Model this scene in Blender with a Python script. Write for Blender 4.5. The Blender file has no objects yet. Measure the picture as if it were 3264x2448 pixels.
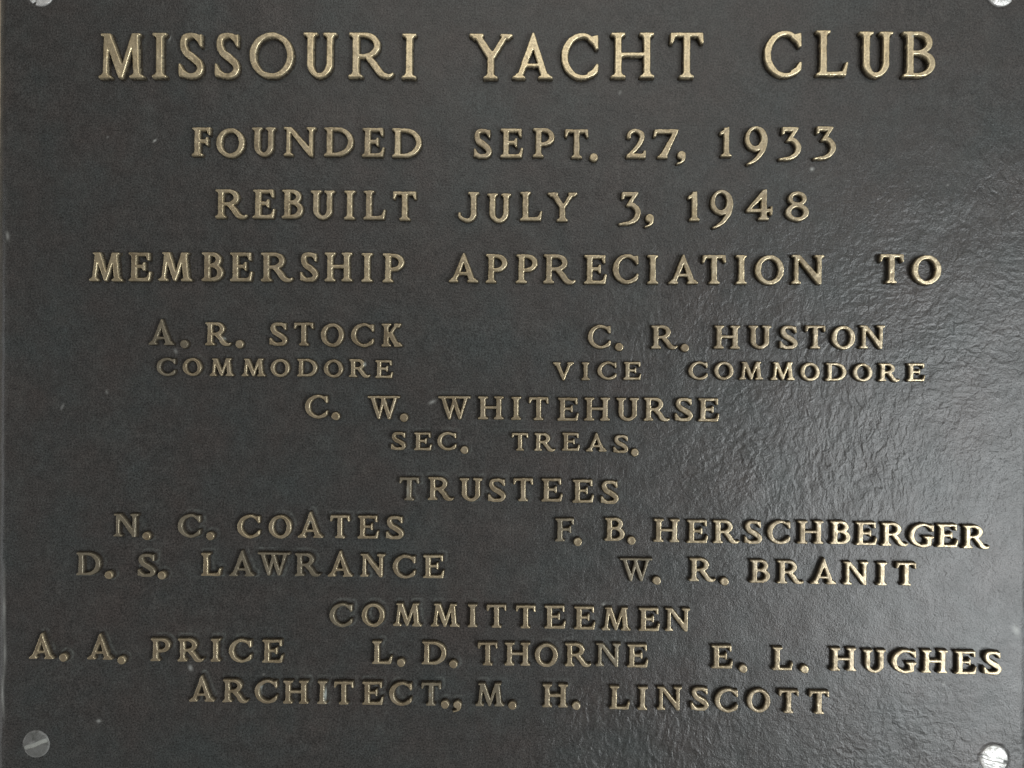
import bpy, math, random
import numpy as np
from mathutils import Matrix, Vector

random.seed(7)
rng = np.random.default_rng(11)
scene = bpy.context.scene
COL = scene.collection

# ---------------------------------------------------------------- camera, world, lamps, exposure
MID = Vector((0.0, 0.0, 1.5))                             # the plaque's middle on the wall; x right, y up, z out of the wall
FRAME = Matrix.Translation(MID) @ Matrix.Rotation(math.radians(90), 4, 'X')

CAM_AXES = ((0.999816, -0.007971, 0.017465), (0.007928, 0.999965, 0.002519), (-0.017485, -0.002380, 0.999844))
CAM_AT = (0.00830, -0.00543, 0.51712)

cam_data = bpy.data.cameras.new('camera')
cam_data.sensor_width = 36.0
cam_data.lens = 31.125
cam_data.clip_start = 0.01
cam_data.clip_end = 50.0
camera = bpy.data.objects.new('camera', cam_data)
COL.objects.link(camera)
local = Matrix(CAM_AXES).to_4x4()
local.translation = Vector(CAM_AT)
camera.matrix_world = FRAME @ local
scene.camera = camera

world = bpy.data.worlds.new('World')
scene.world = world
world.use_nodes = True
bg = world.node_tree.nodes['Background']
bg.inputs['Color'].default_value = (1.0, 0.93, 0.88, 1)
bg.inputs['Strength'].default_value = 0.155

def area(name, at, aim, sx, sy, power, colour, spread=180):
    d = bpy.data.lights.new(name, 'AREA')
    d.shape = 'RECTANGLE'; d.size = sx; d.size_y = sy
    d.energy = power; d.color = colour
    d.spread = math.radians(spread)
    o = bpy.data.objects.new(name, d)
    COL.objects.link(o)
    a, b = FRAME @ Vector(at), FRAME @ Vector(aim)
    o.location = a
    o.rotation_euler = (b - a).to_track_quat('-Z', 'Y').to_euler()
    return o

area('window_light', (1.45, -0.40, 1.48), (0.1, -0.05, 0), 1.15, 1.25, 12.5, (0.88, 0.97, 0.99))
area('letter_fill_light', (1.24, -0.48, 1.80), (0.24, -0.1, 0), 0.5, 1.1, 24.0, (0.97, 0.99, 1.0))  # unseen lamp added to brighten the right-hand letters
area('left_fill_light', (-1.5, -0.25, 0.42), (-0.3, -0.05, 0), 0.5, 1.0, 2.6, (0.96, 0.98, 1.0))  # unseen lamp added to lift the wall strip and left rim
area('ceiling_light', (0.25, 1.7, 3.2), (0.0, 0.1, 0), 2.8, 1.4, 22.0, (1.0, 0.96, 0.89))

scene.view_settings.view_transform = 'Standard'
scene.view_settings.look = 'None'
scene.view_settings.gamma = 1.0
scene.view_settings.use_curve_mapping = False
scene.view_settings.exposure = 0.0

# ---------------------------------------------------------------- node helpers
def material(name):
    m = bpy.data.materials.new(name)
    m.use_nodes = True
    nt = m.node_tree
    return m, nt, nt.nodes['Principled BSDF']

def node(nt, kind, **kw):
    n = nt.nodes.new(kind)
    for k, v in kw.items():
        if k in n.inputs.keys():
            n.inputs[k].default_value = v
        else:
            setattr(n, k, v)
    return n

def noise(nt, vec, scale, detail=3.0, rough=0.55, distortion=0.0):
    n = node(nt, 'ShaderNodeTexNoise', Scale=scale, Detail=detail, Roughness=rough, Distortion=distortion)
    nt.links.new(vec, n.inputs['Vector'])
    return n.outputs['Fac']

def ramp(nt, fac, stops):
    r = nt.nodes.new('ShaderNodeValToRGB')
    e = r.color_ramp.elements
    while len(e) < len(stops):
        e.new(0.5)
    for k, (p, c) in zip(e, stops):
        k.position = p
        k.color = (*c, 1) if not isinstance(c, (int, float)) else (c, c, c, 1)
    nt.links.new(fac, r.inputs['Fac'])
    return r.outputs['Color']

def mth(nt, op, a, b=None, clamp=False):
    n = node(nt, 'ShaderNodeMath', operation=op, use_clamp=clamp)
    for i, v in enumerate((a, b)):
        if v is None: continue
        if isinstance(v, (int, float)): n.inputs[i].default_value = v
        else: nt.links.new(v, n.inputs[i])
    return n.outputs[0]

def mix(nt, fac, a, b, blend='MIX'):
    n = node(nt, 'ShaderNodeMix', data_type='RGBA', blend_type=blend)
    for i, v in ((0, fac), (6, a), (7, b)):
        if isinstance(v, (int, float)): n.inputs[i].default_value = v
        elif isinstance(v, tuple): n.inputs[i].default_value = (*v, 1)
        else: nt.links.new(v, n.inputs[i])
    return n.outputs[2]

def attr(nt, name):
    n = node(nt, 'ShaderNodeAttribute', attribute_name=name)
    return n.outputs['Fac']

def place(nt, scale=(1, 1, 1), warp=0.0, warp_scale=20.0):
    """World position in metres, optionally bent by a slow noise."""
    g = nt.nodes.new('ShaderNodeNewGeometry')
    p = g.outputs['Position']
    if warp:
        n = node(nt, 'ShaderNodeTexNoise', Scale=warp_scale, Detail=2.0)
        nt.links.new(p, n.inputs['Vector'])
        s = node(nt, 'ShaderNodeVectorMath', operation='SUBTRACT'); nt.links.new(n.outputs['Color'], s.inputs[0]); s.inputs[1].default_value = (.5, .5, .5)
        k = node(nt, 'ShaderNodeVectorMath', operation='SCALE'); nt.links.new(s.outputs[0], k.inputs[0]); k.inputs['Scale'].default_value = warp
        a = node(nt, 'ShaderNodeVectorMath', operation='ADD'); nt.links.new(p, a.inputs[0]); nt.links.new(k.outputs[0], a.inputs[1])
        p = a.outputs[0]
    if scale != (1, 1, 1):
        k = node(nt, 'ShaderNodeVectorMath', operation='MULTIPLY'); nt.links.new(p, k.inputs[0]); k.inputs[1].default_value = scale
        p = k.outputs[0]
    return p

def bump(nt, height, strength, distance, normal=None):
    b = node(nt, 'ShaderNodeBump', Strength=strength, Distance=distance)
    nt.links.new(height, b.inputs['Height'])
    if normal is not None: nt.links.new(normal, b.inputs['Normal'])
    return b.outputs['Normal']

# ---------------------------------------------------------------- materials
def patina_material():
    m, nt, b = material('dark_patina')
    p = place(nt)
    pw = place(nt, warp=0.035, warp_scale=14.0)
    cloud = noise(nt, p, 24.0, 5.0, 0.6)
    grain = noise(nt, p, 1050.0, 2.0, 0.6)
    mid = noise(nt, p, 160.0, 4.0, 0.65)
    base = ramp(nt, cloud, [(0.32, (0.047, 0.041, 0.038)), (0.50, (0.042, 0.041, 0.039)), (0.68, (0.041, 0.046, 0.045))])
    base = mix(nt, 1.0, base, ramp(nt, grain, [(0.30, 0.35), (0.70, 1.65)]), 'MULTIPLY')
    base = mix(nt, 1.0, base, ramp(nt, mid, [(0.25, 0.72), (0.75, 1.28)]), 'MULTIPLY')
    dirt = attr(nt, 'grime')
    brk = ramp(nt, noise(nt, p, 420.0, 4.0, 0.7), [(0.38, 0.0), (0.66, 1.0)])
    base = mix(nt, mth(nt, 'MULTIPLY', mth(nt, 'MULTIPLY', dirt, brk), 0.70), base, (0.155, 0.17, 0.155))
    base = mix(nt, attr(nt, 'fleck_glint'), base, (0.55, 0.56, 0.53))
    nt.links.new(base, b.inputs['Base Color'])
    r = mth(nt, 'ADD', mth(nt, 'MULTIPLY', noise(nt, p, 60.0, 3.0), 0.14), 0.27)
    r = mth(nt, 'ADD', r, mth(nt, 'MULTIPLY', dirt, 0.12))
    nt.links.new(r, b.inputs['Roughness'])
    b.inputs['Specular IOR Level'].default_value = 0.52
    # leathery brushed-on wrinkles, a slow swell and the sand grain of the casting
    w1 = noise(nt, place(nt, (1.0, 1.0, 1.25), warp=0.010, warp_scale=30.0), 230.0, 1.5, 0.45, 0.5)
    w2 = noise(nt, place(nt, (1.35, 1.0, 0.85), warp=0.014, warp_scale=26.0), 195.0, 1.5, 0.45, 0.6)
    sel = ramp(nt, noise(nt, p, 7.0, 1.0), [(0.40, 0.0), (0.60, 1.0)])
    w = mix(nt, sel, w1, w2)
    amp = mth(nt, 'ADD', mth(nt, 'MULTIPLY', attr(nt, 'wrinkle'), 0.9), 0.1)
    wr = mth(nt, 'MULTIPLY', w, amp)
    n1 = bump(nt, wr, 1.0, 0.00054)
    n2 = bump(nt, noise(nt, p, 28.0, 2.0), 1.0, 0.0008, n1)
    n3 = bump(nt, grain, 1.0, 0.00015, n2)
    nt.links.new(n3, b.inputs['Normal'])
    return m

def lettering_material():
    """Bronze rubbed bright on the face, the rim paler from wear and painted edge sheen, brown patina left on the flanks."""
    m, nt, b = material('rubbed_bronze')
    p = place(nt)
    face = attr(nt, 'face'); rim = attr(nt, 'rim')
    oi = nt.nodes.new('ShaderNodeObjectInfo')
    blot = noise(nt, p, 130.0, 4.0, 0.65)
    fine = noise(nt, p, 900.0, 3.0, 0.6)
    bright = ramp(nt, blot, [(0.30, (0.66, 0.55, 0.345)), (0.60, (0.76, 0.655, 0.435))])
    dull = ramp(nt, blot, [(0.28, (0.21, 0.165, 0.105)), (0.50, (0.33, 0.27, 0.18)), (0.72, (0.40, 0.34, 0.245))])
    tarn = mth(nt, 'ADD', mth(nt, 'ADD', mth(nt, 'MULTIPLY', oi.outputs['Random'], 0.40), mth(nt, 'MULTIPLY', noise(nt, p, 22.0, 3.0), 0.5)), 0.02)
    worn_sheen = mth(nt, 'ADD', mth(nt, 'MULTIPLY', rim, 0.62), mth(nt, 'MULTIPLY', mth(nt, 'SUBTRACT', fine, 0.5), 0.7))  # the rim term paints edge sheen along with the wear
    neglect = mth(nt, 'SUBTRACT', 1.0, node(nt, 'ShaderNodeSeparateColor').outputs['Red'])
    nt.links.new(oi.outputs['Color'], neglect.node.inputs[1].links[0].from_node.inputs['Color'])
    tarn = mth(nt, 'ADD', tarn, mth(nt, 'MULTIPLY', neglect, 0.45))
    worn_sheen = mth(nt, 'SUBTRACT', mth(nt, 'ADD', mth(nt, 'ADD', worn_sheen, attr(nt, 'size_tone')), 0.42), tarn, True)
    dull = mix(nt, mth(nt, 'MULTIPLY', neglect, 0.55), dull, (0.17, 0.17, 0.14))
    met = mix(nt, worn_sheen, dull, bright)
    met = mix(nt, 1.0, met, ramp(nt, fine, [(0.25, 0.85), (0.75, 1.15)]), 'MULTIPLY')
    flank = ramp(nt, blot, [(0.30, (0.018, 0.013, 0.009)), (0.65, (0.032, 0.025, 0.016)), (0.80, (0.055, 0.055, 0.040))])
    edge = mth(nt, 'ADD', face, mth(nt, 'MULTIPLY', mth(nt, 'SUBTRACT', fine, 0.5), 0.5), True)
    nt.links.new(mix(nt, attr(nt, 'chalk'), mix(nt, edge, flank, met), (0.52, 0.57, 0.54)), b.inputs['Base Color'])
    nt.links.new(mth(nt, 'MULTIPLY', edge, mth(nt, 'ADD', mth(nt, 'MULTIPLY', worn_sheen, 0.35), 0.55)), b.inputs['Metallic'])
    rough = mth(nt, 'ADD', mth(nt, 'MULTIPLY', blot, 0.16), 0.24)
    nt.links.new(mth(nt, 'ADD', rough, mth(nt, 'MULTIPLY', mth(nt, 'SUBTRACT', 1.0, edge), 0.45)), b.inputs['Roughness'])
    n1 = bump(nt, blot, 1.0, 0.00025)
    nt.links.new(bump(nt, fine, 1.0, 0.00004, n1), b.inputs['Normal'])
    return m

def screw_material():
    m, nt, b = material('dull_zinc')
    p = place(nt)
    blot = noise(nt, p, 190.0, 4.0, 0.6, 0.5)
    head = ramp(nt, blot, [(0.28, (0.34, 0.34, 0.32)), (0.42, (0.66, 0.66, 0.64)), (0.60, (0.85, 0.85, 0.83))])
    dull = attr(nt, 'dull')
    head = mix(nt, mth(nt, 'MULTIPLY', dull, 0.85), head, (0.030, 0.032, 0.028))
    head = mix(nt, attr(nt, 'residue'), head, (0.33, 0.34, 0.315))
    nt.links.new(head, b.inputs['Base Color'])
    nt.links.new(mth(nt, 'MULTIPLY', ramp(nt, blot, [(0.35, 0.30), (0.60, 0.75)]), mth(nt, 'SUBTRACT', 1.0, dull, True)), b.inputs['Metallic'])
    b.inputs['Roughness'].default_value = 0.40
    nt.links.new(mth(nt, 'SUBTRACT', 0.5, mth(nt, 'MULTIPLY', dull, 0.3)), b.inputs['Specular IOR Level'])
    n1 = bump(nt, blot, 1.0, 0.0012)
    nt.links.new(bump(nt, noise(nt, p, 900.0, 3.0), 1.0, 0.0001, n1), b.inputs['Normal'])
    return m

def plaster_material():
    m, nt, b = material('tan_plaster')
    p = place(nt)
    nt.links.new(ramp(nt, noise(nt, p, 30.0, 5.0, 0.6), [(0.30, (0.46, 0.41, 0.32)), (0.70, (0.58, 0.53, 0.42))]), b.inputs['Base Color'])
    b.inputs['Roughness'].default_value = 0.9
    nt.links.new(bump(nt, noise(nt, p, 260.0, 5.0, 0.65), 1.0, 0.0015), b.inputs['Normal'])
    return m

PATINA, BRONZE, ZINC, PLASTER = patina_material(), lettering_material(), screw_material(), plaster_material()

# ---------------------------------------------------------------- mesh helpers
def link(name, data, parent=None, mat=None, at=(0, 0, 0), turn=0.0):
    o = bpy.data.objects.new(name, data)
    COL.objects.link(o)
    o.parent = parent
    o.location = at
    o.rotation_euler = (0, 0, turn)
    if mat is not None and data is not None and not data.materials:
        data.materials.append(mat)
    return o

def height_mesh(name, xs, ys, z, keep, attrs):
    """A smooth mesh over a grid of heights; only the cells with a corner in KEEP are built. ATTRS: per-point numbers for the material."""
    ny, nx = z.shape
    k = keep[:-1, :-1] | keep[1:, :-1] | keep[:-1, 1:] | keep[1:, 1:]
    idx = np.arange(nx * ny).reshape(ny, nx)
    q = np.stack([idx[:-1, :-1][k], idx[:-1, 1:][k], idx[1:, 1:][k], idx[1:, :-1][k]], 1)
    used, inv = np.unique(q, return_inverse=True)
    inv = inv.reshape(q.shape)
    gx, gy = np.meshgrid(xs, ys)
    co = np.stack([gx.ravel()[used], gy.ravel()[used], z.ravel()[used]], 1).astype(np.float32)
    me = bpy.data.meshes.new(name)
    me.vertices.add(len(co)); me.vertices.foreach_set('co', co.ravel())
    me.loops.add(q.size); me.loops.foreach_set('vertex_index', inv.ravel().astype(np.int32))
    me.polygons.add(len(q))
    me.polygons.foreach_set('loop_start', np.arange(0, q.size, 4, dtype=np.int32))
    me.polygons.foreach_set('use_smooth', np.ones(len(q), bool))
    for n, v in attrs.items():
        a = me.attributes.new(n, 'FLOAT', 'POINT')
        a.data.foreach_set('value', v.ravel()[used].astype(np.float32))
    me.update(calc_edges=True)
    me.validate()
    return me

def smooth01(a, b, x):
    t = np.clip((x - a) / (b - a), 0, 1)
    return t * t * (3 - 2 * t)

def value_noise(x, y, size, seed):
    """Slow noise on points (metres), about 0..1."""
    r = np.random.default_rng(seed).random((64, 64))
    u, v = x / size + 31.3, y / size + 17.7
    iu, iv = np.floor(u).astype(int), np.floor(v).astype(int)
    fu, fv = u - iu, v - iv
    fu, fv = fu * fu * (3 - 2 * fu), fv * fv * (3 - 2 * fv)
    g = lambda i, j: r[j % 64, i % 64]
    return (g(iu, iv) * (1 - fu) + g(iu + 1, iv) * fu) * (1 - fv) + (g(iu, iv + 1) * (1 - fu) + g(iu + 1, iv + 1) * fu) * fv

# ---------------------------------------------------------------- letter patterns
# Outlines are drawn in cap heights (baseline y = 0, cap line y = 1), x from 0 to the letter's width.
def spline(pts, n=10):
    """Catmull-Rom through rows of numbers (x, y, width)."""
    p = np.array(pts, float)
    q = np.vstack([2 * p[0] - p[1], p, 2 * p[-1] - p[-2]])
    out = []
    for i in range(1, len(q) - 2):
        a, b, c, d = q[i - 1], q[i], q[i + 1], q[i + 2]
        for t in np.linspace(0, 1, n, endpoint=False):
            out.append(0.5 * (2 * b + (c - a) * t + (2 * a - 5 * b + 4 * c - d) * t * t + (3 * b - a - 3 * c + d) * t ** 3))
    out.append(q[-2])
    return np.array(out)

def stroke(pts, n=10, smooth=True):
    """Closed outline of a stroke whose centre line and width are given by rows (x, y, width)."""
    p = spline(pts, n) if smooth else np.array(pts, float)
    d = np.gradient(p[:, :2], axis=0)
    d /= np.maximum(np.linalg.norm(d, axis=1), 1e-9)[:, None]
    nrm = np.stack([-d[:, 1], d[:, 0]], 1)
    h = p[:, 2:3] / 2
    return np.vstack([p[:, :2] + nrm * h, (p[:, :2] - nrm * h)[::-1]])

def bar(x0, y0, x1, y1, w, w1=None):
    """A straight limb with ends cut level when it is steep, upright when it is flat."""
    w1 = w if w1 is None else w1
    if abs(y1 - y0) >= abs(x1 - x0) * 0.35:
        L = math.hypot(x1 - x0, y1 - y0) / abs(y1 - y0)
        return np.array([(x0 - w * L / 2, y0), (x0 + w * L / 2, y0), (x1 + w1 * L / 2, y1), (x1 - w1 * L / 2, y1)])
    return np.array([(x0, y0 - w / 2), (x1, y1 - w1 / 2), (x1, y1 + w1 / 2), (x0, y0 + w / 2)])

def foot(x, y, w, a, b, t, up):
    """A bracketed slab serif: from x - a to x + b, thickness t, standing on y (up = 1) or hanging from it (up = -1)."""
    k = t * 0.9
    return np.array([(x - a, y), (x + b, y), (x + b, y + up * t * 0.8), (x + w / 2 + (b - w / 2) * 0.35, y + up * t * 1.15), (x + w / 2, y + up * (t + k)),
                     (x - w / 2, y + up * (t + k)), (x - w / 2 - (a - w / 2) * 0.35, y + up * t * 1.15), (x - a, y + up * t * 0.8)])

def ell(cx, cy, rx, ry, n=56):
    t = np.linspace(0, 2 * np.pi, n, endpoint=False)
    return np.stack([cx + rx * np.cos(t), cy + ry * np.sin(t)], 1)

# per size: stem, thin, hair (arms), serif reach beyond the stem, serif thickness, apex overshoot, scale of the terminals
STYLE = {'t': (0.145, 0.108, 0.080, 0.085, 0.058, 0.03), 'm': (0.185, 0.132, 0.105, 0.090, 0.072, 0.03),
         'n': (0.195, 0.130, 0.105, 0.105, 0.085, 0.14), 's': (0.200, 0.140, 0.115, 0.110, 0.095, 0.05)}
WIDTH = {'t': dict(A=.91, B=.71, C=.83, H=.955, I=.33, L=.705, M=1.015, O=.99, R=1.005, S=.565, T=.745, U=.75, Y=.995),
         'm': dict(A=1.035, B=.735, C=.89, D=1.02, E=.775, F=.635, H=.955, I=.405, J=.70, L=.765, M=1.165, N=1.12, O=.99, P=.735, R=1.105, S=.61, T=.82, U=.84, Y=1.06,
                   **{'1': .43, '2': .67, '3': .76, '4': .90, '7': .87, '8': .79, '9': .77, ',': .32, '.': .275}),
         'n': dict(A=1.11, B=.85, C=.99, D=1.06, E=.905, F=.80, G=1.05, H=1.10, I=.45, K=.905, L=.87, M=1.24, N=1.08, O=.99, P=.85, R=1.125, S=.765, T=.855, U=.99, W=1.41,
                   **{',': .38, '.': .345}),
         's': dict(A=1.16, C=1.065, D=1.125, E=.98, I=.475, M=1.33, O=1.06, R=1.17, S=.85, T=.93, V=1.19, **{'.': .42})}

def glyph(ch, cls):
    """(outlines to add, outlines to cut) of one character."""
    st, th, ha, sr, sf, apex = STYLE[cls]
    W = WIDTH[cls][ch]
    add, cut = [], []
    def stem(x, w=st, y0=0.0, y1=1.0, top=(sr, sr), bot=(sr, sr), x1=None):
        x1 = x if x1 is None else x1
        add.append(bar(x, y0, x1, y1, w))
        if top: add.append(foot(x1, y1, w, w / 2 + top[0], w / 2 + top[1], sf, -1))
        if bot: add.append(foot(x, y0, w, w / 2 + bot[0], w / 2 + bot[1], sf, 1))
    xl = sr + st / 2                                     # a left stem's axis
    beak = 0.24 if cls == 't' else 0.27                  # how far the arms' end serifs reach
    if ch == 'I':
        stem(W / 2)
    elif ch == 'H':
        stem(xl); stem(W - xl); add.append(bar(xl, .515, W - xl, .515, ha))
    elif ch in 'EFL':
        stem(xl, bot=(sr, sr if ch == 'F' else 0), top=(sr, sr if ch == 'L' else 0))
        if ch in 'EF':
            e = W * (.93 if ch == 'E' else 1)
            add.append(bar(xl, 1 - ha / 2, e, 1 - ha / 2, ha))
            add.append(np.array([(e - .20, 1), (e, 1), (e + .005, 1 - beak), (e - .06, 1 - beak), (e - .11, 1 - ha)]))
            m = xl + st / 2 + (W - xl - st / 2) * (.52 if ch == 'E' else .70)
            add.append(bar(xl, .52, m, .52, ha * .95))
            add.append(np.array([(m - .10, .52), (m - .015, .52 + .15), (m + .03, .52 + .15), (m + .03, .52 - .15), (m - .015, .52 - .15)]))
        if ch in 'EL':
            add.append(bar(xl, ha / 2, W - .06, ha / 2, ha))
            add.append(np.array([(W - .24, 0), (W - .05, 0), (W, beak + .05), (W - .045, beak + .06), (W - .13, ha + .02), (W - .24, ha)]))
    elif ch == 'T':
        x = W / 2
        stem(x, top=None, bot=(sr, sr))
        add.append(bar(0.02, 1 - ha / 2, W - .02, 1 - ha / 2, ha))
        for s in (-1, 1):
            e = x + s * W / 2
            add.append(np.array([(e - s * .20, 1), (e - s * .015, 1.0), (e, 1 - beak * .95), (e - s * .055, 1 - beak), (e - s * .12, 1 - ha - .01)])[::s])
    elif ch in 'DBPR':
        stem(xl, top=(sr, 0), bot=(sr, 0 if ch in 'DB' else sr))
        x0, t2 = xl, ha
        def bowl(yt, yb, xr, w):
            ym, h, a = (yt + yb) / 2, (yt - yb) / 2, xr - w / 2
            flat = max(x0, a - h * 1.15)
            pts = [(x0, yt - t2 / 2, t2), (flat, yt - t2 / 2, t2)]
            for k in np.linspace(80, -80, 13):
                c, s = math.cos(math.radians(k)), math.sin(math.radians(k))
                pts.append((flat + (a - flat) * c ** .85, ym + (h - t2 / 2) * s, t2 + (w - t2) * c ** 1.2))
            pts += [(flat, yb + t2 / 2, t2), (x0, yb + t2 / 2, t2)]
            add.append(stroke(pts, 4))
        if ch == 'D': bowl(1, 0, W, st * .98)
        if ch == 'B': bowl(1, .50, W * .91, st * .92); bowl(.50 + t2 * .9, 0, W, st * .98)
        if ch == 'P': bowl(1, .40, W, st * .95)
        if ch == 'R':
            bowl(1, .44, W * (.70 if cls == 't' else .74), st * .95)
            a = xl + st * .3 + W * .20
            add.append(stroke([(a, .50, st * .75), (a + .16 * W, .31, st * .95), (W * .72, .10, st * .95), (W * .86, .035, ha * 1.15), (W * .95, .055, ha * .75), (W, .11, ha * .45)]))
    elif ch == 'O':
        sw, tw = (st * 1.0, th * .95)
        add.append(ell(W / 2, .5, W / 2, .51)); cut.append(ell(W / 2, .5, W / 2 - sw, .51 - tw))
    elif ch in 'CG':
        sw = st * 1.02; r = W * .55
        p = []
        for k in np.linspace(52, 316 if ch == 'C' else 300, 22):
            c, s = math.cos(math.radians(k)), math.sin(math.radians(k))
            w = th * .82 + (sw - th * .82) * max(0, -c) ** 1.1
            p.append((r + (r - w / 2) * c * (1 if c < 0 else .93), .5 + (.515 - w / 2) * s, w))
        add.append(stroke(p, 4))
        e = W * .985
        add.append(np.array([(e - .22, .93), (e - .05, .965), (e, .97), (e + .005, .675), (e - .05, .655), (e - .12, .78), (e - .22, .86)]))
        if ch == 'C':
            add.append(np.array([(e - .24, .13), (e - .12, .205), (e - .035, .335), (e + .012, .32), (e - .005, .15), (e - .10, .06), (e - .24, .025)]))
        else:
            g = W - sr - st / 2
            add.append(bar(g, .05, g, .40, st * .95)); add.append(foot(g, .46, st, st / 2 + sr * 1.1, st / 2 + sr, sf, -1))
            add.append(stroke([(g - .30, .05, th * .9), (g - .12, .07, th), (g + .05, .12, th)]))
    elif ch == 'S':
        a, sw = th * .95, st * 1.0
        add.append(stroke([(W * .90, .80, a * .75), (W * .75, .92, a * .9), (W * .50, 1.005 - a / 2, a), (W * .24, .90, a * 1.2), (W * .155 + .02, .74, sw * .95), (W * .30, .575, sw * 1.05),
                           (W * .55, .46, sw * 1.1), (W * .80, .33, sw * 1.05), (W * .875, .20, sw * .9), (W * .74, .075, a * 1.15), (W * .46, a / 2 - .008, a), (W * .22, .07, a * .95), (W * .09, .20, a * .75)], 8))
        add.append(np.array([(W * .60, .965), (W * .86, .965), (W * .93, .975), (W * .94, .70), (W * .87, .69), (W * .76, .82), (W * .60, .90)]))
        add.append(np.array([(W * .42, .03), (W * .12, .035), (W * .02, .03), (W * .0, .31), (W * .07, .32), (W * .20, .18), (W * .42, .09)]))
    elif ch == 'U':
        stem(xl, y0=.30, bot=None); stem(W - xl, w=st * .9, y0=.30, bot=None)
        p = [(xl, .36, st), (xl, .30, st)]
        for k in np.linspace(192, 348, 11):
            c, s = math.cos(math.radians(k)), math.sin(math.radians(k))
            w = th * .95 + (st - th * .95) * abs(c) ** 2.4
            p.append((W / 2 + (W / 2 - xl) * c, .32 + (.33 - w / 2) * s, w))
        p += [(W - xl, .30, st * .9), (W - xl, .36, st * .9)]
        add.append(stroke(p, 4))
    elif ch == 'J':
        x = W - sr - st / 2
        stem(x, y0=.25, bot=None)
        add.append(stroke([(x, .32, st), (x, .22, st), (x - .05, .09, st * .85), (x - .18, .015, th * .85), (x - .32, .04, th * .8), (.035, .15, th * .7), (.03, .28, th * .55)]))
    elif ch == 'A':
        ap = 1 + apex; xt = W * .50
        b0, b1 = sr + th / 2 + .01, W - sr - st / 2 - .01
        add.append(np.array([(b0 - th * .55, 0), (b0 + th * .55, 0), (xt + .05, ap - .26), (xt + .035, ap - .02), (xt, ap), (xt - .03, ap - .03)]))
        add.append(np.array([(b1 - st * .55, 0), (b1 + st * .55, 0), (xt + .045, ap - .07), (xt, ap), (xt - .035, ap - .05), (xt - .045, ap - .17)]))
        y = .30; f = y / ap
        add.append(bar(b0 + (xt - b0) * f, y, b1 + (xt - b1) * f, y, ha * .85))
        add.append(foot(b0, 0, th, th / 2 + sr, th / 2 + sr, sf, 1)); add.append(foot(b1, 0, st, st / 2 + sr, st / 2 + sr, sf, 1))
    elif ch in 'VY':
        x0, x1 = sr + st / 2 + .015, W - sr - th / 2 - .015
        j = 0.0 if ch == 'V' else .40
        xm = W * .5
        add.append(np.array([(x0 - st * .56, 1), (x0 + st * .56, 1), (xm + .06, j + .16), (xm + .05, j - .02), (xm - .05, j - .02), (xm - .07, j + .06)]))
        add.append(np.array([(x1 - th * .56, 1), (x1 + th * .56, 1), (xm + .07, j + .04), (xm + .05, j - .02), (xm - .05, j - .02), (xm - .03, j + .10)]))
        add.append(foot(x0, 1, st, st / 2 + sr, st / 2 + sr, sf, -1)); add.append(foot(x1, 1, th, th / 2 + sr, th / 2 + sr, sf, -1))
        if ch == 'Y': stem(xm, y1=j + .12, top=None)
    elif ch == 'W':
        x0, x3 = sr + st * .45, W - sr - th * .5
        d = W * .30
        xa, xb, xm0, xm1 = x0 + W * .20, x3 - W * .22, W * .52, W * .46
        s2 = st * .84
        add.append(np.array([(x0 - s2 / 2, 1), (x0 + s2 / 2, 1), (xa + .075, .12), (xa + .045, -.01), (xa - .03, -.01)]))
        add.append(np.array([(xm0 - .02 - th * .4, 1), (xm0 - .02 + th * .55, 1), (xa + .055, -.01), (xa - .02, -.01)]))
        add.append(np.array([(xm1 - s2 / 2, 1), (xm1 + s2 / 2, 1), (xb + .075, .12), (xb + .045, -.01), (xb - .03, -.01)]))
        add.append(np.array([(x3 - th * .5, 1), (x3 + th * .5, 1), (xb + .055, -.01), (xb - .02, -.01)]))
        add.append(np.array([(0, 1), (W, 1), (W, 1 - sf * .8), (W - .03, 1 - sf), (.03, 1 - sf), (0, 1 - sf * .8)]))
    elif ch == 'M':
        k = .035 if cls == 't' else .10
        b0, b1 = sr + th / 2, W - sr - st / 2
        t0, t1 = b0 + k, b1 - k
        xm = W * .49
        add.append(bar(b0, 0, t0, 1, th * .95)); add.append(bar(b1, 0, t1, 1, st * .95))
        add.append(np.array([(t0 - th * .62, 1), (t0 + st * .66, 1), (xm + .075, .17), (xm + .025, 0), (xm - .045, 0)]))
        add.append(np.array([(t1 - th * .62, 1), (t1 + th * .3, 1), (xm + .04, .0), (xm - .04, .0), (xm - .03, .10)]))
        add.append(foot(b0, 0, th, th / 2 + sr, th / 2 + sr, sf, 1)); add.append(foot(b1, 0, st, st / 2 + sr, st / 2 + sr, sf, 1))
        add.append(np.array([(t0 - th / 2 - sr * .8, 1), (t0, 1), (t0, 1 - sf), (t0 - th / 2 - sr * .8, 1 - sf * .8)]))
        add.append(np.array([(t1 + st / 2 + sr * .7, 1), (t1, 1), (t1, 1 - sf), (t1 + st / 2 + sr * .7, 1 - sf * .8)]))
    elif ch == 'N':
        b0, b1 = sr + th / 2, W - sr - th / 2 - .01
        add.append(bar(b0, 0, b0, 1, th)); add.append(bar(b1, .0, b1, 1, th))
        add.append(np.array([(b0 - th * .5, 1), (b0 + st * .62, 1), (b1 + th * .5, .16), (b1 + th * .5, -.015), (b1 - .05, -.015)]))
        add.append(foot(b0, 0, th, th / 2 + sr, th / 2 + sr, sf, 1)); add.append(foot(b1, 1, th, th / 2 + sr, th / 2 + sr, sf, -1))
        add.append(np.array([(0, 1), (b0, 1), (b0, 1 - sf), (0, 1 - sf * .8)]))
    elif ch == 'K':
        stem(xl)
        j = xl + st * .3
        add.append(bar(j, .40, W - sr - .10, 1, th * .85)); add.append(foot(W - sr - .08, 1, th, th / 2 + sr, th / 2 + sr * .6, sf, -1))
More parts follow.
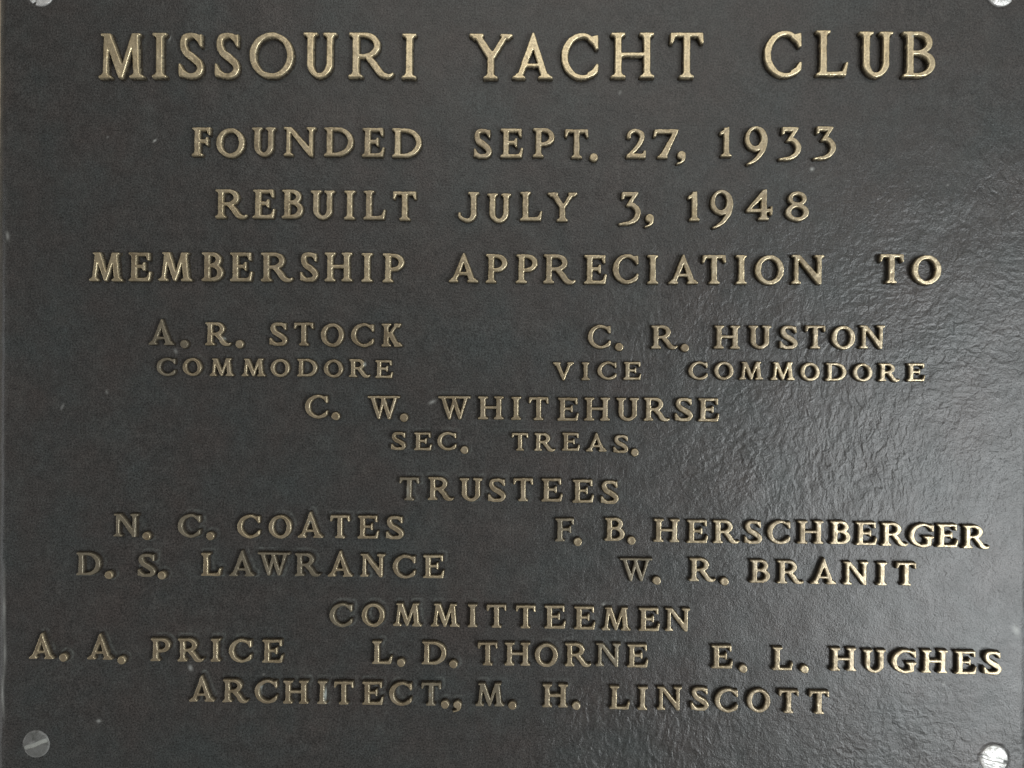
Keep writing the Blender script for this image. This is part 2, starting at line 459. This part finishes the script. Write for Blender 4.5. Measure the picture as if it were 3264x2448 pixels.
        add.append(bar(W - sr - st * .55, 0, j + .10, .60, st * .95)); add.append(foot(W - sr - st * .45, 0, st, st / 2 + sr * .6, st / 2 + sr * .9, sf, 1))
    elif ch == '.':
        add.append(ell(W / 2, .08, W / 2, W / 2, 28))
    elif ch == ',':
        r = W * .44
        add.append(ell(W - r, .09, r, r, 28))
        add.append(stroke([(W - r * .55, .09, r * .9), (W - r * .5, -.02, r * .8), (W - r * 1.0, -.15, r * .5), (.01, -.22, .03)]))
    elif ch == '1':
        x = W / 2 + .02
        stem(x, w=st * .95, top=None)
        add.append(np.array([(x + st * .47, 1.0), (x + st * .40, 1.035), (x + st * .1, 1.0), (0.02, .86), (0.0, .77), (.04, .75), (x, .84)]))
    elif ch == '2':
        add.append(stroke([(W * .10, .68, th * 1.05), (W * .16, .86, th * .95), (W * .46, .955, th * .85), (W * .76, .85, st * .82), (W * .80, .68, st * .88), (W * .62, .44, st * .72), (W * .34, .22, th * .9), (W * .10, .06, th * .85)]))
        add.append(np.array([(0, 0), (W, 0), (W, .24), (W - .05, .25), (W - .10, ha * 1.35), (.08, ha * 1.35), (.0, .10)]))
    elif ch == '7':
        add.append(np.array([(.03, 1), (W, 1), (W, .97), (W - .06, 1 - ha * 1.25), (.10, 1 - ha * 1.25), (.085, .76), (.0, .74), (.0, .80)]))
        add.append(np.array([(W - .17, .93), (W, .97), (W * .50, .0), (W * .20, .0)])); add.append(foot(W * .37, 0, st, st / 2 + sr, st / 2 + sr * .8, sf, 1))
    elif ch == '3':
        y = -.14                                          # a hanging figure: flat top, long tail
        add.append(np.array([(.10, 1.0), (W * .86, 1.0), (W * .88, .95), (W * .78, 1 - ha * 1.3), (.18, 1 - ha * 1.3), (.19, .78), (.09, .74), (.085, .80)]))
        add.append(bar(W * .41, .515, W * .80, .96, th * .85))
        add.append(np.array([(W * .36, .50), (W * .47, .50), (W * .58, .55), (W * .60, .64), (W * .46, .62), (W * .36, .56)]))
        add.append(stroke([(W * .44, .555, th * .7), (W * .62, .555, th * 1.1), (W * .82, .42, st * .9), (W * .875, .24, st * .95), (W * .74, .04, st * .85), (W * .46, y + .06, th * .85), (W * .20, y + .035, th * .62), (.0, y + .015, th * .40)]))
    elif ch == '9':
        add.append(ell(W * .5, .625, W * .5, .43)); cut.append(ell(W * .46, .66, W * .5 - st * .95, .43 - th * .95))
        add.append(stroke([(W * .86, .74, st * .9), (W - st * .45, .55, st * .95), (W * .80, .22, st * .85), (W * .54, -.06, th * .95), (W * .30, -.20, th * .65), (W * .10, -.27, th * .40)]))
    elif ch == '4':
        x = W - .30
        add.append(np.array([(x - .02, 1.03), (x + st * .5, 1.06), (x + st * .5, .0), (x - st * .5, .0), (x - st * .5, .72)]))
        add.append(np.array([(x + st * .5, 1.06), (x - .05, 1.03), (.0, .34), (.0, .27), (W - .06, .27), (W - .06, .27 + ha), (.16, .27 + ha), (x - .02, .80)]))
        add.append(np.array([(W - .08, .18), (W, .16), (W, .48), (W - .06, .46)]))
        add.append(foot(x, 0, st, st / 2 + sr, st / 2 + sr, sf, 1))
    elif ch == '8':
        add.append(ell(W * .5, .765, W * .40, .25)); cut.append(ell(W * .5, .765, W * .40 - st * .78, .25 - th * .85))
        add.append(ell(W * .5, .29, W * .5, .30)); cut.append(ell(W * .5, .285, W * .5 - st * .95, .30 - th * .90))
    return add, cut

def poly_sd(P, px, py):
    """Signed distance from points to one closed outline (negative inside)."""
    Q = np.roll(P, -1, axis=0)
    best = np.full(px.shape, 1e9); inside = np.zeros(px.shape, bool)
    for (ax, ay), (bx, by) in zip(P, Q):
        ex, ey = bx - ax, by - ay
        L = ex * ex + ey * ey
        if L < 1e-14: continue
        wx, wy = px - ax, py - ay
        t = np.clip((wx * ex + wy * ey) / L, 0, 1)
        best = np.minimum(best, (wx - ex * t) ** 2 + (wy - ey * t) ** 2)
        if ay != by:
            c = (ay > py) != (by > py)
            inside ^= c & (px < ex * (py - ay) / ey + ax)
    return np.sqrt(best) * np.where(inside, -1, 1)

def glyph_field(ch, cls, cell=1 / 44.0, pad=0.16):
    """Grid of signed distances (negative inside, in cap heights) to the finished outline of a character."""
    add, cut = glyph(ch, cls)
    allp = np.vstack(add)
    x0, y0 = allp.min(0) - pad; x1, y1 = allp.max(0) + pad
    xs, ys = np.arange(x0, x1 + cell, cell), np.arange(y0, y1 + cell, cell)
    gx, gy = np.meshgrid(xs, ys)
    f = np.full(gx.shape, 1e9)
    c = np.full(gx.shape, 1e9)
    for P in add: f = np.minimum(f, poly_sd(P, gx, gy))
    for P in cut: c = np.minimum(c, poly_sd(P, gx, gy))
    if cut:
        # a counter is cut out of the first ring only; limbs added later stay whole
        base = np.full(gx.shape, 1e9); rest = np.full(gx.shape, 1e9)
        rings = {'O': [0], '8': [0, 1], '9': [0]}[ch]
        for i, P in enumerate(add):
            if i in rings: base = np.minimum(base, poly_sd(P, gx, gy))
            else: rest = np.minimum(rest, poly_sd(P, gx, gy))
        f = np.minimum(np.maximum(base, -c), rest)
    # true distances to the united outline: nearest of its crossing points
    pts = []
    s = f[:, :-1] * f[:, 1:] < 0
    t = f[:, :-1][s] / (f[:, :-1][s] - f[:, 1:][s]); pts.append(np.stack([gx[:, :-1][s] + t * cell, gy[:, :-1][s]], 1))
    s = f[:-1] * f[1:] < 0
    t = f[:-1][s] / (f[:-1][s] - f[1:][s]); pts.append(np.stack([gx[:-1][s], gy[:-1][s] + t * cell], 1))
    pts = np.vstack(pts)
    flat = np.stack([gx.ravel(), gy.ravel()], 1)
    d2 = np.full(len(flat), 1e9)
    for k in range(0, len(pts), 400):
        q = pts[k:k + 400]
        d2 = np.minimum(d2, ((flat[:, None, 0] - q[None, :, 0]) ** 2 + (flat[:, None, 1] - q[None, :, 1]) ** 2).min(1))
    d = np.sqrt(d2).reshape(f.shape)
    g = np.where(np.abs(f) < cell * 1.2, f, np.sign(f) * d)
    k = np.array([.25, .5, .25])                           # a cast edge is a little soft
    for ax in (0, 1):
        g = np.apply_along_axis(lambda v: np.convolve(np.pad(v, 1, mode='edge'), k, 'valid'), ax, g)
    return xs, ys, g

# every word of the inscription: size, then (character, middle x, baseline y) in millimetres from the plaque's middle
WORDS = [
    ('t', [('M', -230.3, 170.2), ('I', -207.9, 170.5), ('S', -189.3, 170.5), ('S', -168.1, 170.5), ('O', -142.1, 170.6), ('U', -114.0, 170.8), ('R', -84.1, 170.8), ('I', -62.0, 170.3)]),
    ('t', [('Y', -14.6, 170.2), ('A', 9.8, 170.3), ('C', 37.2, 170.3), ('H', 67.7, 171.0), ('T', 98.8, 171.0)]),
    ('t', [('C', 154.2, 171.7), ('L', 182.3, 172.4), ('U', 207.4, 171.7), ('B', 231.9, 171.8)]),
    ('m', [('F', -183.2, 125.0), ('O', -166.0, 124.4), ('U', -146.4, 125.1), ('N', -125.4, 125.3), ('D', -102.6, 125.3), ('E', -82.5, 125.0), ('D', -62.9, 124.8)]),
    ('m', [('S', -18.9, 124.6), ('E', -1.9, 124.8), ('P', 16.6, 125.1), ('T', 35.7, 124.5), ('.', 45.7, 123.6)]),
    ('m', [('2', 70.1, 124.8), ('7', 87.3, 124.7), (',', 96.1, 125.0)]),
    ('m', [('1', 121.8, 125.7), ('9', 139.1, 125.7), ('3', 158.7, 126.2), ('3', 178.6, 126.6)]),
    ('m', [('R', -165.3, 88.9), ('E', -146.2, 88.9), ('B', -129.4, 89.0), ('U', -111.8, 88.5), ('I', -96.0, 88.5), ('L', -81.4, 88.6), ('T', -63.9, 88.1)]),
    ('m', [('J', -26.6, 88.0), ('U', -9.0, 87.2), ('L', 9.7, 88.3), ('Y', 27.7, 87.9)]),
    ('m', [('3', 66.8, 88.4), (',', 78.0, 88.5)]),
    ('m', [('1', 103.7, 88.6), ('9', 119.7, 88.8), ('4', 141.4, 89.3), ('8', 163.1, 88.9)]),
    ('m', [('M', -238.7, 51.7), ('E', -218.7, 51.8), ('M', -197.9, 52.0), ('B', -176.1, 52.1), ('E', -159.1, 52.1), ('R', -138.3, 52.2), ('S', -119.5, 52.3), ('H', -102.3, 52.4), ('I', -85.5, 52.2), ('P', -70.3, 52.0)]),
    ('m', [('A', -29.4, 52.3), ('P', -10.3, 52.0), ('P', 7.3, 52.0), ('R', 26.3, 52.0), ('E', 47.2, 51.8), ('C', 64.7, 52.2), ('I', 80.4, 52.0), ('A', 98.0, 52.1), ('T', 115.7, 52.2), ('I', 131.4, 52.2), ('O', 147.6, 52.1), ('N', 169.6, 52.5)]),
    ('m', [('T', 217.4, 53.2), ('O', 237.5, 52.6)]),
    ('n', [('A', -206.0, 14.6), ('.', -192.4, 14.0)]),
    ('n', [('R', -172.6, 14.6), ('.', -159.9, 14.2)]),
    ('n', [('S', -137.3, 14.8), ('T', -122.4, 14.8), ('O', -105.7, 14.4), ('C', -88.0, 14.5), ('K', -70.8, 14.6)]),
    ('n', [('C', 49.8, 14.5), ('.', 61.3, 14.2)]),
    ('n', [('R', 87.4, 14.6), ('.', 99.2, 14.0)]),
    ('n', [('H', 123.5, 14.8), ('U', 142.5, 14.9), ('S', 158.9, 15.0), ('T', 174.2, 15.2), ('O', 190.3, 15.0), ('N', 207.0, 15.5)]),
    ('s', [('C', -203.1, -3.4), ('O', -187.7, -3.3), ('M', -170.4, -3.3), ('M', -151.7, -3.3), ('O', -136.1, -3.5), ('D', -120.3, -3.2), ('O', -104.9, -3.6), ('R', -89.6, -3.3), ('E', -75.3, -3.7)]),
    ('s', [('V', 29.1, -4.1), ('I', 42.0, -4.0), ('C', 54.4, -3.6), ('E', 69.1, -3.6)]),
    ('s', [('C', 107.1, -3.2), ('O', 121.9, -3.2), ('M', 137.7, -3.0), ('M', 155.8, -3.1), ('O', 171.5, -3.4), ('D', 186.3, -3.3), ('O', 201.6, -3.5), ('R', 216.9, -3.3), ('E', 232.3, -3.2)]),
    ('n', [('C', -114.5, -27.4), ('.', -103.3, -27.3)]),
    ('n', [('W', -75.3, -27.6), ('.', -63.4, -27.9)]),
    ('n', [('W', -34.1, -27.4), ('H', -12.8, -27.3), ('I', 1.9, -27.4), ('T', 14.9, -27.5), ('E', 32.0, -27.7), ('H', 48.9, -27.5), ('U', 66.6, -27.5), ('R', 83.4, -27.3), ('S', 99.0, -27.3), ('E', 113.3, -27.4)]),
    ('s', [('S', -66.5, -45.5), ('E', -52.3, -45.6), ('C', -38.3, -45.4), ('.', -28.0, -46.2)]),
    ('s', [('T', 4.2, -45.4), ('R', 18.6, -45.4), ('E', 33.8, -45.1), ('A', 48.6, -45.4), ('S', 62.8, -46.1), ('.', 70.9, -46.7)]),
    ('n', [('T', -60.2, -74.9), ('R', -41.6, -74.6), ('U', -24.0, -75.0), ('S', -9.0, -75.1), ('T', 6.3, -74.7), ('E', 23.1, -74.7), ('E', 41.2, -75.2), ('S', 56.5, -75.6)]),
    ('n', [('N', -225.9, -97.8), ('.', -213.8, -98.5)]),
    ('n', [('C', -188.8, -97.8), ('.', -176.3, -98.1)]),
    ('n', [('C', -153.8, -97.8), ('O', -135.4, -97.8), ('A', -117.6, -97.3), ('T', -100.4, -97.4), ('E', -83.8, -97.4), ('S', -68.3, -97.5)]),
    ('n', [('F', 30.5, -97.8), ('.', 38.3, -99.2)]),
    ('n', [('B', 59.5, -97.2), ('.', 69.4, -98.1)]),
    ('n', [('H', 89.6, -97.5), ('E', 107.4, -97.9), ('R', 124.1, -97.8), ('S', 139.5, -97.9), ('C', 154.3, -97.8), ('H', 172.5, -97.6), ('B', 189.5, -97.6), ('E', 204.5, -98.0), ('R', 220.8, -98.2), ('G', 236.1, -98.7), ('E', 250.9, -98.7), ('R', 267.3, -99.2)]),
    ('n', [('D', -248.0, -120.7), ('.', -235.9, -121.5)]),
    ('n', [('S', -213.8, -121.1), ('.', -204.6, -121.4)]),
    ('n', [('L', -175.7, -120.2), ('A', -157.6, -120.2), ('W', -139.1, -119.5), ('R', -119.0, -119.7), ('A', -100.0, -119.8), ('N', -81.0, -119.7), ('C', -62.7, -120.2), ('E', -45.3, -120.0)]),
    ('n', [('W', 72.0, -120.4), ('.', 84.1, -121.1)]),
    ('n', [('R', 110.4, -120.0), ('.', 123.2, -121.1)]),
    ('n', [('B', 143.5, -120.5), ('R', 161.2, -120.7), ('A', 180.2, -120.9), ('N', 198.8, -120.9), ('I', 213.7, -121.1), ('T', 227.4, -121.1)]),
    ('n', [('C', -99.3, -148.9), ('O', -80.6, -148.7), ('M', -60.5, -148.2), ('M', -38.5, -148.2), ('I', -22.5, -148.3), ('T', -8.6, -148.4), ('T', 8.3, -148.6), ('E', 25.6, -148.5), ('E', 42.7, -148.8), ('M', 60.9, -149.1), ('E', 80.0, -149.2), ('N', 96.4, -149.1)]),
    ('n', [('A', -275.4, -170.1), ('.', -262.4, -170.3)]),
    ('n', [('A', -240.9, -170.0), ('.', -228.0, -171.4)]),
    ('n', [('P', -205.2, -170.5), ('R', -187.4, -170.4), ('I', -172.7, -170.3), ('C', -158.2, -170.5), ('E', -139.2, -170.5)]),
    ('n', [('L', -75.1, -170.4), ('.', -64.0, -170.7)]),
    ('n', [('D', -44.8, -170.3), ('.', -33.5, -171.1)]),
    ('n', [('T', -13.6, -170.4), ('H', 3.7, -170.3), ('O', 20.5, -170.7), ('R', 38.9, -170.2), ('N', 56.4, -170.0), ('E', 73.5, -170.4)]),
    ('n', [('E', 122.4, -170.3), ('.', 134.4, -171.5)]),
    ('n', [('L', 157.1, -170.9), ('.', 169.7, -171.3)]),
    ('n', [('H', 191.9, -170.8), ('U', 209.8, -171.6), ('G', 226.7, -171.5), ('H', 244.2, -171.3), ('E', 262.1, -171.7), ('S', 277.2, -171.7)]),
    ('n', [('A', -180.7, -193.8), ('R', -160.9, -194.0), ('C', -142.9, -194.1), ('H', -125.5, -194.2), ('I', -110.0, -194.2), ('T', -97.4, -194.3), ('E', -80.3, -194.2), ('C', -64.2, -194.3), ('T', -46.5, -194.3), ('.', -38.2, -194.7), (',', -31.2, -194.8)]),
    ('n', [('M', -12.1, -194.1), ('.', 1.0, -194.7)]),
    ('n', [('H', 25.9, -194.2), ('.', 38.1, -194.3)]),
    ('n', [('L', 63.2, -194.8), ('I', 76.5, -195.0), ('N', 92.1, -194.8), ('S', 109.5, -194.8), ('C', 124.9, -195.5), ('O', 143.4, -195.4), ('T', 160.7, -195.6), ('T', 178.2, -195.9)]),
]

CAP = {'t': 25.9, 'm': 16.5, 'n': 13.2, 's': 10.15}       # cap heights, mm
RELIEF = {'t': 4.4, 'm': 4.1, 'n': 3.7, 's': 3.5}         # how far the letters stand out, mm
CELL = {'t': 1 / 84, 'm': 1 / 62, 'n': 1 / 54, 's': 1 / 46}

# ---------------------------------------------------------------- the wall
def box(name, x0, x1, y0, y1, z0, z1, mat):
    me = bpy.data.meshes.new(name)
    v = [(x, y, z) for z in (z0, z1) for y in (y0, y1) for x in (x0, x1)]
    me.from_pydata(v, [], [(0, 2, 3, 1), (4, 5, 7, 6), (0, 1, 5, 4), (2, 6, 7, 3), (0, 4, 6, 2), (1, 3, 7, 5)])
    me.update()
    me.materials.append(mat)
    o = bpy.data.objects.new(name, me)
    COL.objects.link(o)
    return o

wall = box('wall', -1.1, 1.1, -0.9, 0.9, -0.13, -0.007, PLASTER)
wall.matrix_world = FRAME
wall['kind'] = 'structure'

# ---------------------------------------------------------------- the plaque
plaque = bpy.data.objects.new('plaque', None)
plaque.empty_display_size = 0.05
COL.objects.link(plaque)
plaque.matrix_world = FRAME
plaque['label'] = 'dark bronze dedication plaque with raised golden lettering, screwed flat to a tan wall'
plaque['category'] = 'plaque'

HX, HY = 0.3056, 0.2450
SHIFT = -0.0001                                          # the screws sit a touch right of the plate's middle
fields = {}
def field(ch, cls):
    if (ch, cls) not in fields:
        fields[ch, cls] = glyph_field(ch, cls, CELL[cls])
    return fields[ch, cls]

# the plate: a front sheet with a rounded edge that turns back to the wall
STEP = 0.0007
xs = SHIFT + np.concatenate([[-HX], np.arange(-HX + 0.0003, HX, STEP), [HX]])
ys = np.concatenate([[-HY], np.arange(-HY + 0.0003, HY, STEP), [HY]])
gx, gy = np.meshgrid(xs, ys)
ex = np.minimum(HX - np.abs(gx - SHIFT), HY - np.abs(gy))         # distance from the rim
rim_w = np.where(gx < 0, 0.0060, 0.0105)
t = np.clip(1 - ex / rim_w, 0, 1)
z = -0.0030 * t ** 1.7
z += 0.00018 * (value_noise(gx, gy, 0.011, 3) - 0.5) + 0.0004 * (value_noise(gx, gy, 0.05, 4) - 0.5)
z -= 0.0006 * t * value_noise(gx, gy, 0.006, 8)
for qx, qy in ((-.2802, .2217), (.2800, .2218), (-.2800, -.2214), (.2800, -.2217)):        # the screws sit in shallow seats
    z -= 0.00025 * smooth01(0.0093, 0.0087, np.hypot(gx - qx, gy - qy))
# grime gathers round the letters, more on their upper right and on the lower left of the plaque
near = np.full(gx.shape, 9.0)
for cls, chars in WORDS:
    cap = CAP[cls] / 1000
    for ch, cx, by in chars:
        fx, fy, g = field(ch, cls)
        ox, oy = cx / 1000 - WIDTH[cls][ch] * cap / 2 + 0.0005, by / 1000 + 0.0007
        i0, i1 = np.searchsorted(xs, [ox + fx[0] * cap, ox + fx[-1] * cap])
        j0, j1 = np.searchsorted(ys, [oy + fy[0] * cap, oy + fy[-1] * cap])
        u = (xs[i0:i1] - ox) / cap; v = (ys[j0:j1] - oy) / cap
        iu = np.clip(((u - fx[0]) / (fx[1] - fx[0])).astype(int), 0, len(fx) - 1)
        iv = np.clip(((v - fy[0]) / (fy[1] - fy[0])).astype(int), 0, len(fy) - 1)
        near[j0:j1, i0:i1] = np.minimum(near[j0:j1, i0:i1], g[np.ix_(iv, iu)] * cap * 1000)
region = np.clip(0.35 + 0.65 * smooth01(0.02, -0.12, gy) * smooth01(0.10, -0.05, gx), 0, 1)
patch = smooth01(0.36, 0.62, value_noise(gx, gy, 0.016, 21) * 0.7 + value_noise(gx, gy, 0.005, 22) * 0.3)
ring = np.exp(-((near - 1.35) / 0.55) ** 2) * (near < 4)
grime = 1.0 * ring * region * patch
grime += 0.13 * smooth01(0.60, 0.80, value_noise(gx, gy, 0.012, 31) * 0.6 + value_noise(gx, gy, 0.003, 32) * 0.4)
grime = np.clip(grime, 0, 1)
fleck_glint = np.zeros_like(gx)
FLECKS = [(-212.0, 134.7, 1.1, .5, 40, .9), (172.4, 119.4, 1.0, .9, 0, .8), (165.4, 29.6, .75, .7, 0, 1.0), (53.7, -135.0, .9, .8, 0, .8), (-47.3, -17.6, 2.0, .8, 25, .55),
          (-188.6, -175.3, 1.0, 1.6, 20, .6), (-242.8, -207.3, 1.2, .8, 0, .6), (-203.4, 194.5, .5, 1.6, -20, .55), (-299.0, 78.2, .9, 2.4, 10, .5), (250.9, -178.6, .8, .8, 0, .4),
          (-239.9, 136.7, .6, .6, 0, .35), (-198.7, 11.0, .8, 1.4, 30, .4), (-265.8, -22.3, .7, 1.8, -30, .3), (-239.4, -13.4, .7, 1.2, 20, .3), (60.8, 163.4, .7, 1.3, -20, .3),
          (-145.4, -178.6, .9, .6, 0, .3), (292.1, -146.8, 1.8, 3.0, 25, .55), (25.8, -167.1, .7, .7, 0, .3), (250.5, 110.4, .8, .5, 20, .35)]
for i in range(12):
    FLECKS.append((rng.uniform(-290, 290), rng.uniform(-225, 225), rng.uniform(.25, .6), rng.uniform(.25, .8), rng.uniform(-90, 90), rng.uniform(.05, .15)))
for fx_, fy_, a, b_, turn, k in FLECKS:
    i0, i1 = np.searchsorted(xs, [(fx_ - 6) / 1000, (fx_ + 6) / 1000]); j0, j1 = np.searchsorted(ys, [(fy_ - 6) / 1000, (fy_ + 6) / 1000])
    dx, dy = gx[j0:j1, i0:i1] * 1000 - fx_, gy[j0:j1, i0:i1] * 1000 - fy_
    c, s = math.cos(math.radians(turn)), math.sin(math.radians(turn))
    r2 = ((dx * c + dy * s) / a) ** 2 + ((-dx * s + dy * c) / b_) ** 2
    fleck_glint[j0:j1, i0:i1] = np.maximum(fleck_glint[j0:j1, i0:i1], 0.8 * k * np.exp(-r2))
# pale highlight painted along the left arris, as if the edge caught light
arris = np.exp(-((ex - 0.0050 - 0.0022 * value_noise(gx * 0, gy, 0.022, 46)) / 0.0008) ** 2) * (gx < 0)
fleck_glint = np.maximum(fleck_glint, 0.40 * arris * smooth01(-0.108, -0.135, gy) * smooth01(-0.215, -0.190, gy) * (0.4 + 0.8 * value_noise(gx, gy, 0.009, 45)))
fleck_glint = np.maximum(fleck_glint, 0.04 * arris * value_noise(gx, gy, 0.006, 41))
wrinkle = smooth01(-0.05, 0.17, gx) * smooth01(0.14, 0.03, gy - 0.25 * (gx - 0.1)) + 0.85 * smooth01(-0.17, -0.21, gy) * smooth01(-0.05, 0.05, gx)
wrinkle *= 1 - 0.80 * np.exp(-((gx - 0.20) / 0.12) ** 2 - ((gy + 0.140) / 0.050) ** 2)
wrinkle *= 1 - 0.6 * smooth01(0.06, 0.16, gx) * smooth01(-0.10, -0.15, gy)
wrinkle = np.clip(0.10 + wrinkle * (0.65 + 0.5 * value_noise(gx, gy, 0.03, 51)), 0, 1)
plate_mesh = height_mesh('plate', xs, ys, z, np.ones_like(z, bool), {'grime': grime, 'fleck_glint': fleck_glint, 'wrinkle': wrinkle})
# the plate's flanks and back
ring_pts = [(x, -HY, z[0, i]) for i, x in enumerate(xs)] + [(xs[-1], y, z[j, -1]) for j, y in enumerate(ys)] + \
           [(x, HY, z[-1, i]) for i, x in reversed(list(enumerate(xs)))] + [(xs[0], y, z[j, 0]) for j, y in reversed(list(enumerate(ys)))]
import bmesh
bm = bmesh.new()
bm.from_mesh(plate_mesh)
top = [bm.verts.new(p) for p in ring_pts]; low = [bm.verts.new((p[0], p[1], -0.0072)) for p in ring_pts]
n = len(top)
for i in range(n):
    if (Vector(ring_pts[i]) - Vector(ring_pts[(i + 1) % n])).length > 1e-7:
        bm.faces.new((top[i], low[i], low[(i + 1) % n], top[(i + 1) % n]))
bm.to_mesh(plate_mesh); bm.free()
plate = link('plate', plate_mesh, plaque, PATINA)

# ---------------------------------------------------------------- the lettering
letter_meshes = {}
def letter_mesh(ch, cls):
    kind = random.randrange(3)                            # three castings of each pattern, their edges uneven in different places
    if (ch, cls, kind) in letter_meshes:
        return letter_meshes[ch, cls, kind]
    fx, fy, g = field(ch, cls)
    cap, dep = CAP[cls] / 1000, RELIEF[cls] / 1000
    ux, uy = np.meshgrid(fx * cap, fy * cap)
    g = g + (0.00022 * (value_noise(ux, uy, 0.0022, 100 + kind) - 0.5) + 0.00016 * (value_noise(ux, uy, 0.0008, 110 + kind) - 0.5)) / cap
    d = -g * cap * 1000 + 0.08                                   # mm inside the outline
    side = np.clip((d + 0.55) / 0.60, 0, 1)
    foot_ = 0.10 * np.exp(-((d + 0.65) / 0.18) ** 2)
    h = side * 0.95 + 0.05 * smooth01(0.0, 0.32, d)
    h = h * dep - 0.0006 * (1 - side)
    keep = d > -0.56
    name = {'.': 'period', ',': 'comma'}.get(ch, 'numeral' if ch.isdigit() else 'letter')
    h = h + 0.00012 * (value_noise(*np.meshgrid(fx * cap, fy * cap), 0.0024, ord(ch)) - 0.5) * (d > 0.0)
    face = smooth01(-0.12, 0.06, d)
    rim = 1 - smooth01(0.12, 0.85 if cls != 't' else 1.35, d)  # paler band inside the outline: wear plus painted sheen
    letter_meshes[ch, cls, kind] = height_mesh(name, (fx - WIDTH[cls][ch] / 2) * cap, fy * cap, h, keep, {'face': face, 'rim': rim, 'size_tone': np.full(h.shape, {'t': 0.55, 'm': 0.26, 'n': -0.06, 's': 0.0}[cls])})  # tone offset by letter size, title palest
    return letter_meshes[ch, cls, kind]

# chalky spots left by a cleaner: middle, half sizes (mm), strength
CHALK = [(-145.8, -186.2, .5, 2.4, .8), (-108.4, -189.2, .7, 3.2, .85), (228.4, 194.8, .9, .6, .9), (-169.1, 18.8, 1.2, 1.0, .5), (-86.6, 4.2, .7, 1.2, .6), (-222.6, -91.0, .5, .9, .6),
         (-47.0, -188.0, .6, 1.4, .3), (-61.0, -69.5, .9, 3.0, .35), (-117.6, -88.6, 1.0, 1.0, .5), (176.0, -190.0, .4, .5, .3)]

# letters the cleaning cloth has missed
DULL = [(-206.1, 14.6), (-192.5, 14.0), (-203.3, -3.4), (-99.4, -149.0), (-226.1, -97.9), (-188.9, -97.9), (30.5, -97.9), (72.0, -120.5), (-60.2, -74.9), (-248.1, -120.8), (-214.0, -121.2),
        (-119.1, -119.7), (-139.2, -119.6), (-157.7, -120.3), (-46.5, -194.4), (-12.2, -194.2), (56.4, -170.1)]

for cls, chars in WORDS:
    x_mid = sum(c[1] for c in chars) / len(chars) / 1000; y_mid = sum(c[2] for c in chars) / len(chars) / 1000
    w = link('word', None, plaque, at=(x_mid, y_mid, 0))
    w.empty_display_size = 0.005
    for ch, cx, by in chars:
        me = letter_mesh(ch, cls)
        hits = [c for c in CHALK if abs(c[0] - cx) < WIDTH[cls][ch] * CAP[cls] / 2 + 1 and -1 < c[1] - by < CAP[cls] * 1.15]
        if hits:
            me = me.copy()
            co = np.empty(len(me.vertices) * 3, np.float32); me.vertices.foreach_get('co', co)
            co = co.reshape(-1, 3) * 1000 + np.array([cx, by, 0])
            val = np.zeros(len(co), np.float32)
            for qx, qy, a, b_, k in hits:
                val = np.maximum(val, k * np.exp(-((co[:, 0] - qx) / a) ** 2 - ((co[:, 1] - qy) / b_) ** 2))
            me.attributes.new('chalk', 'FLOAT', 'POINT').data.foreach_set('value', val)
        o = link(me.name.split('.')[0], me, w, BRONZE, at=(cx / 1000 - x_mid, by / 1000 - y_mid, 0), turn=math.radians(random.uniform(-0.5, 0.5)))
        if any(abs(cx - qx) < 1.5 and abs(by - qy) < 1.5 for qx, qy in DULL):
            o.color = (0.15, 0.15, 0.15, 1)

# ---------------------------------------------------------------- the screws
def screw_mesh(slot_w, slot_d, grey, seed):
    R = 0.0086
    s = np.arange(-R - 0.0006, R + 0.0007, 0.00022)
    x, y = np.meshgrid(s, s)
    r = np.hypot(x, y)
    h = 0.0013 * (1 - (r / R) ** 2) + 0.0004
    h -= 0.0016 * smooth01(R - 0.0009, R + 0.0001, r)
    slot = smooth01(slot_w / 2 + 0.0003, slot_w / 2 - 0.0001, np.abs(y + 0.00015 * np.sin(x * 700 + seed)))
    h -= slot_d * slot
    h += 0.00030 * (value_noise(x, y, 0.0035, 61 + seed) - 0.5)
    cloud = smooth01(0.10, 0.55, value_noise(x, y, 0.004, 71 + seed)) * smooth01(R * 1.02, R * 0.80, r)
    return height_mesh('screw', s, s, h, r < R, {'dull': grey * (0.75 + 0.25 * cloud), 'residue': 0.9 * grey * slot * smooth01(R * 0.95, R * 0.75, r)})

for k, ((sx, sy), turn, sw, sd, grey, lab) in enumerate((((-280.2, 221.7), 60, .0016, .0011, .3, 'mottled grey slotted screw cut off by the top edge near the tan wall'),
                                    ((280.0, 221.8), -30, .0016, .0011, .25, 'pale grey slotted screw cut off by the top edge beyond the title'),
                                    ((-280.0, -221.4), 21, .0022, .0004, 1.0, 'dull dark grey slotted screw with its slot rising to the right'),
                                    ((280.0, -221.7), -13, .0018, .0012, .0, 'gleaming silver slotted screw below the brightest names'))):
    o = link('screw', screw_mesh(sw, sd, grey, k), plaque, ZINC, at=(sx / 1000, sy / 1000, -0.0002), turn=math.radians(turn))
    o['label'] = lab
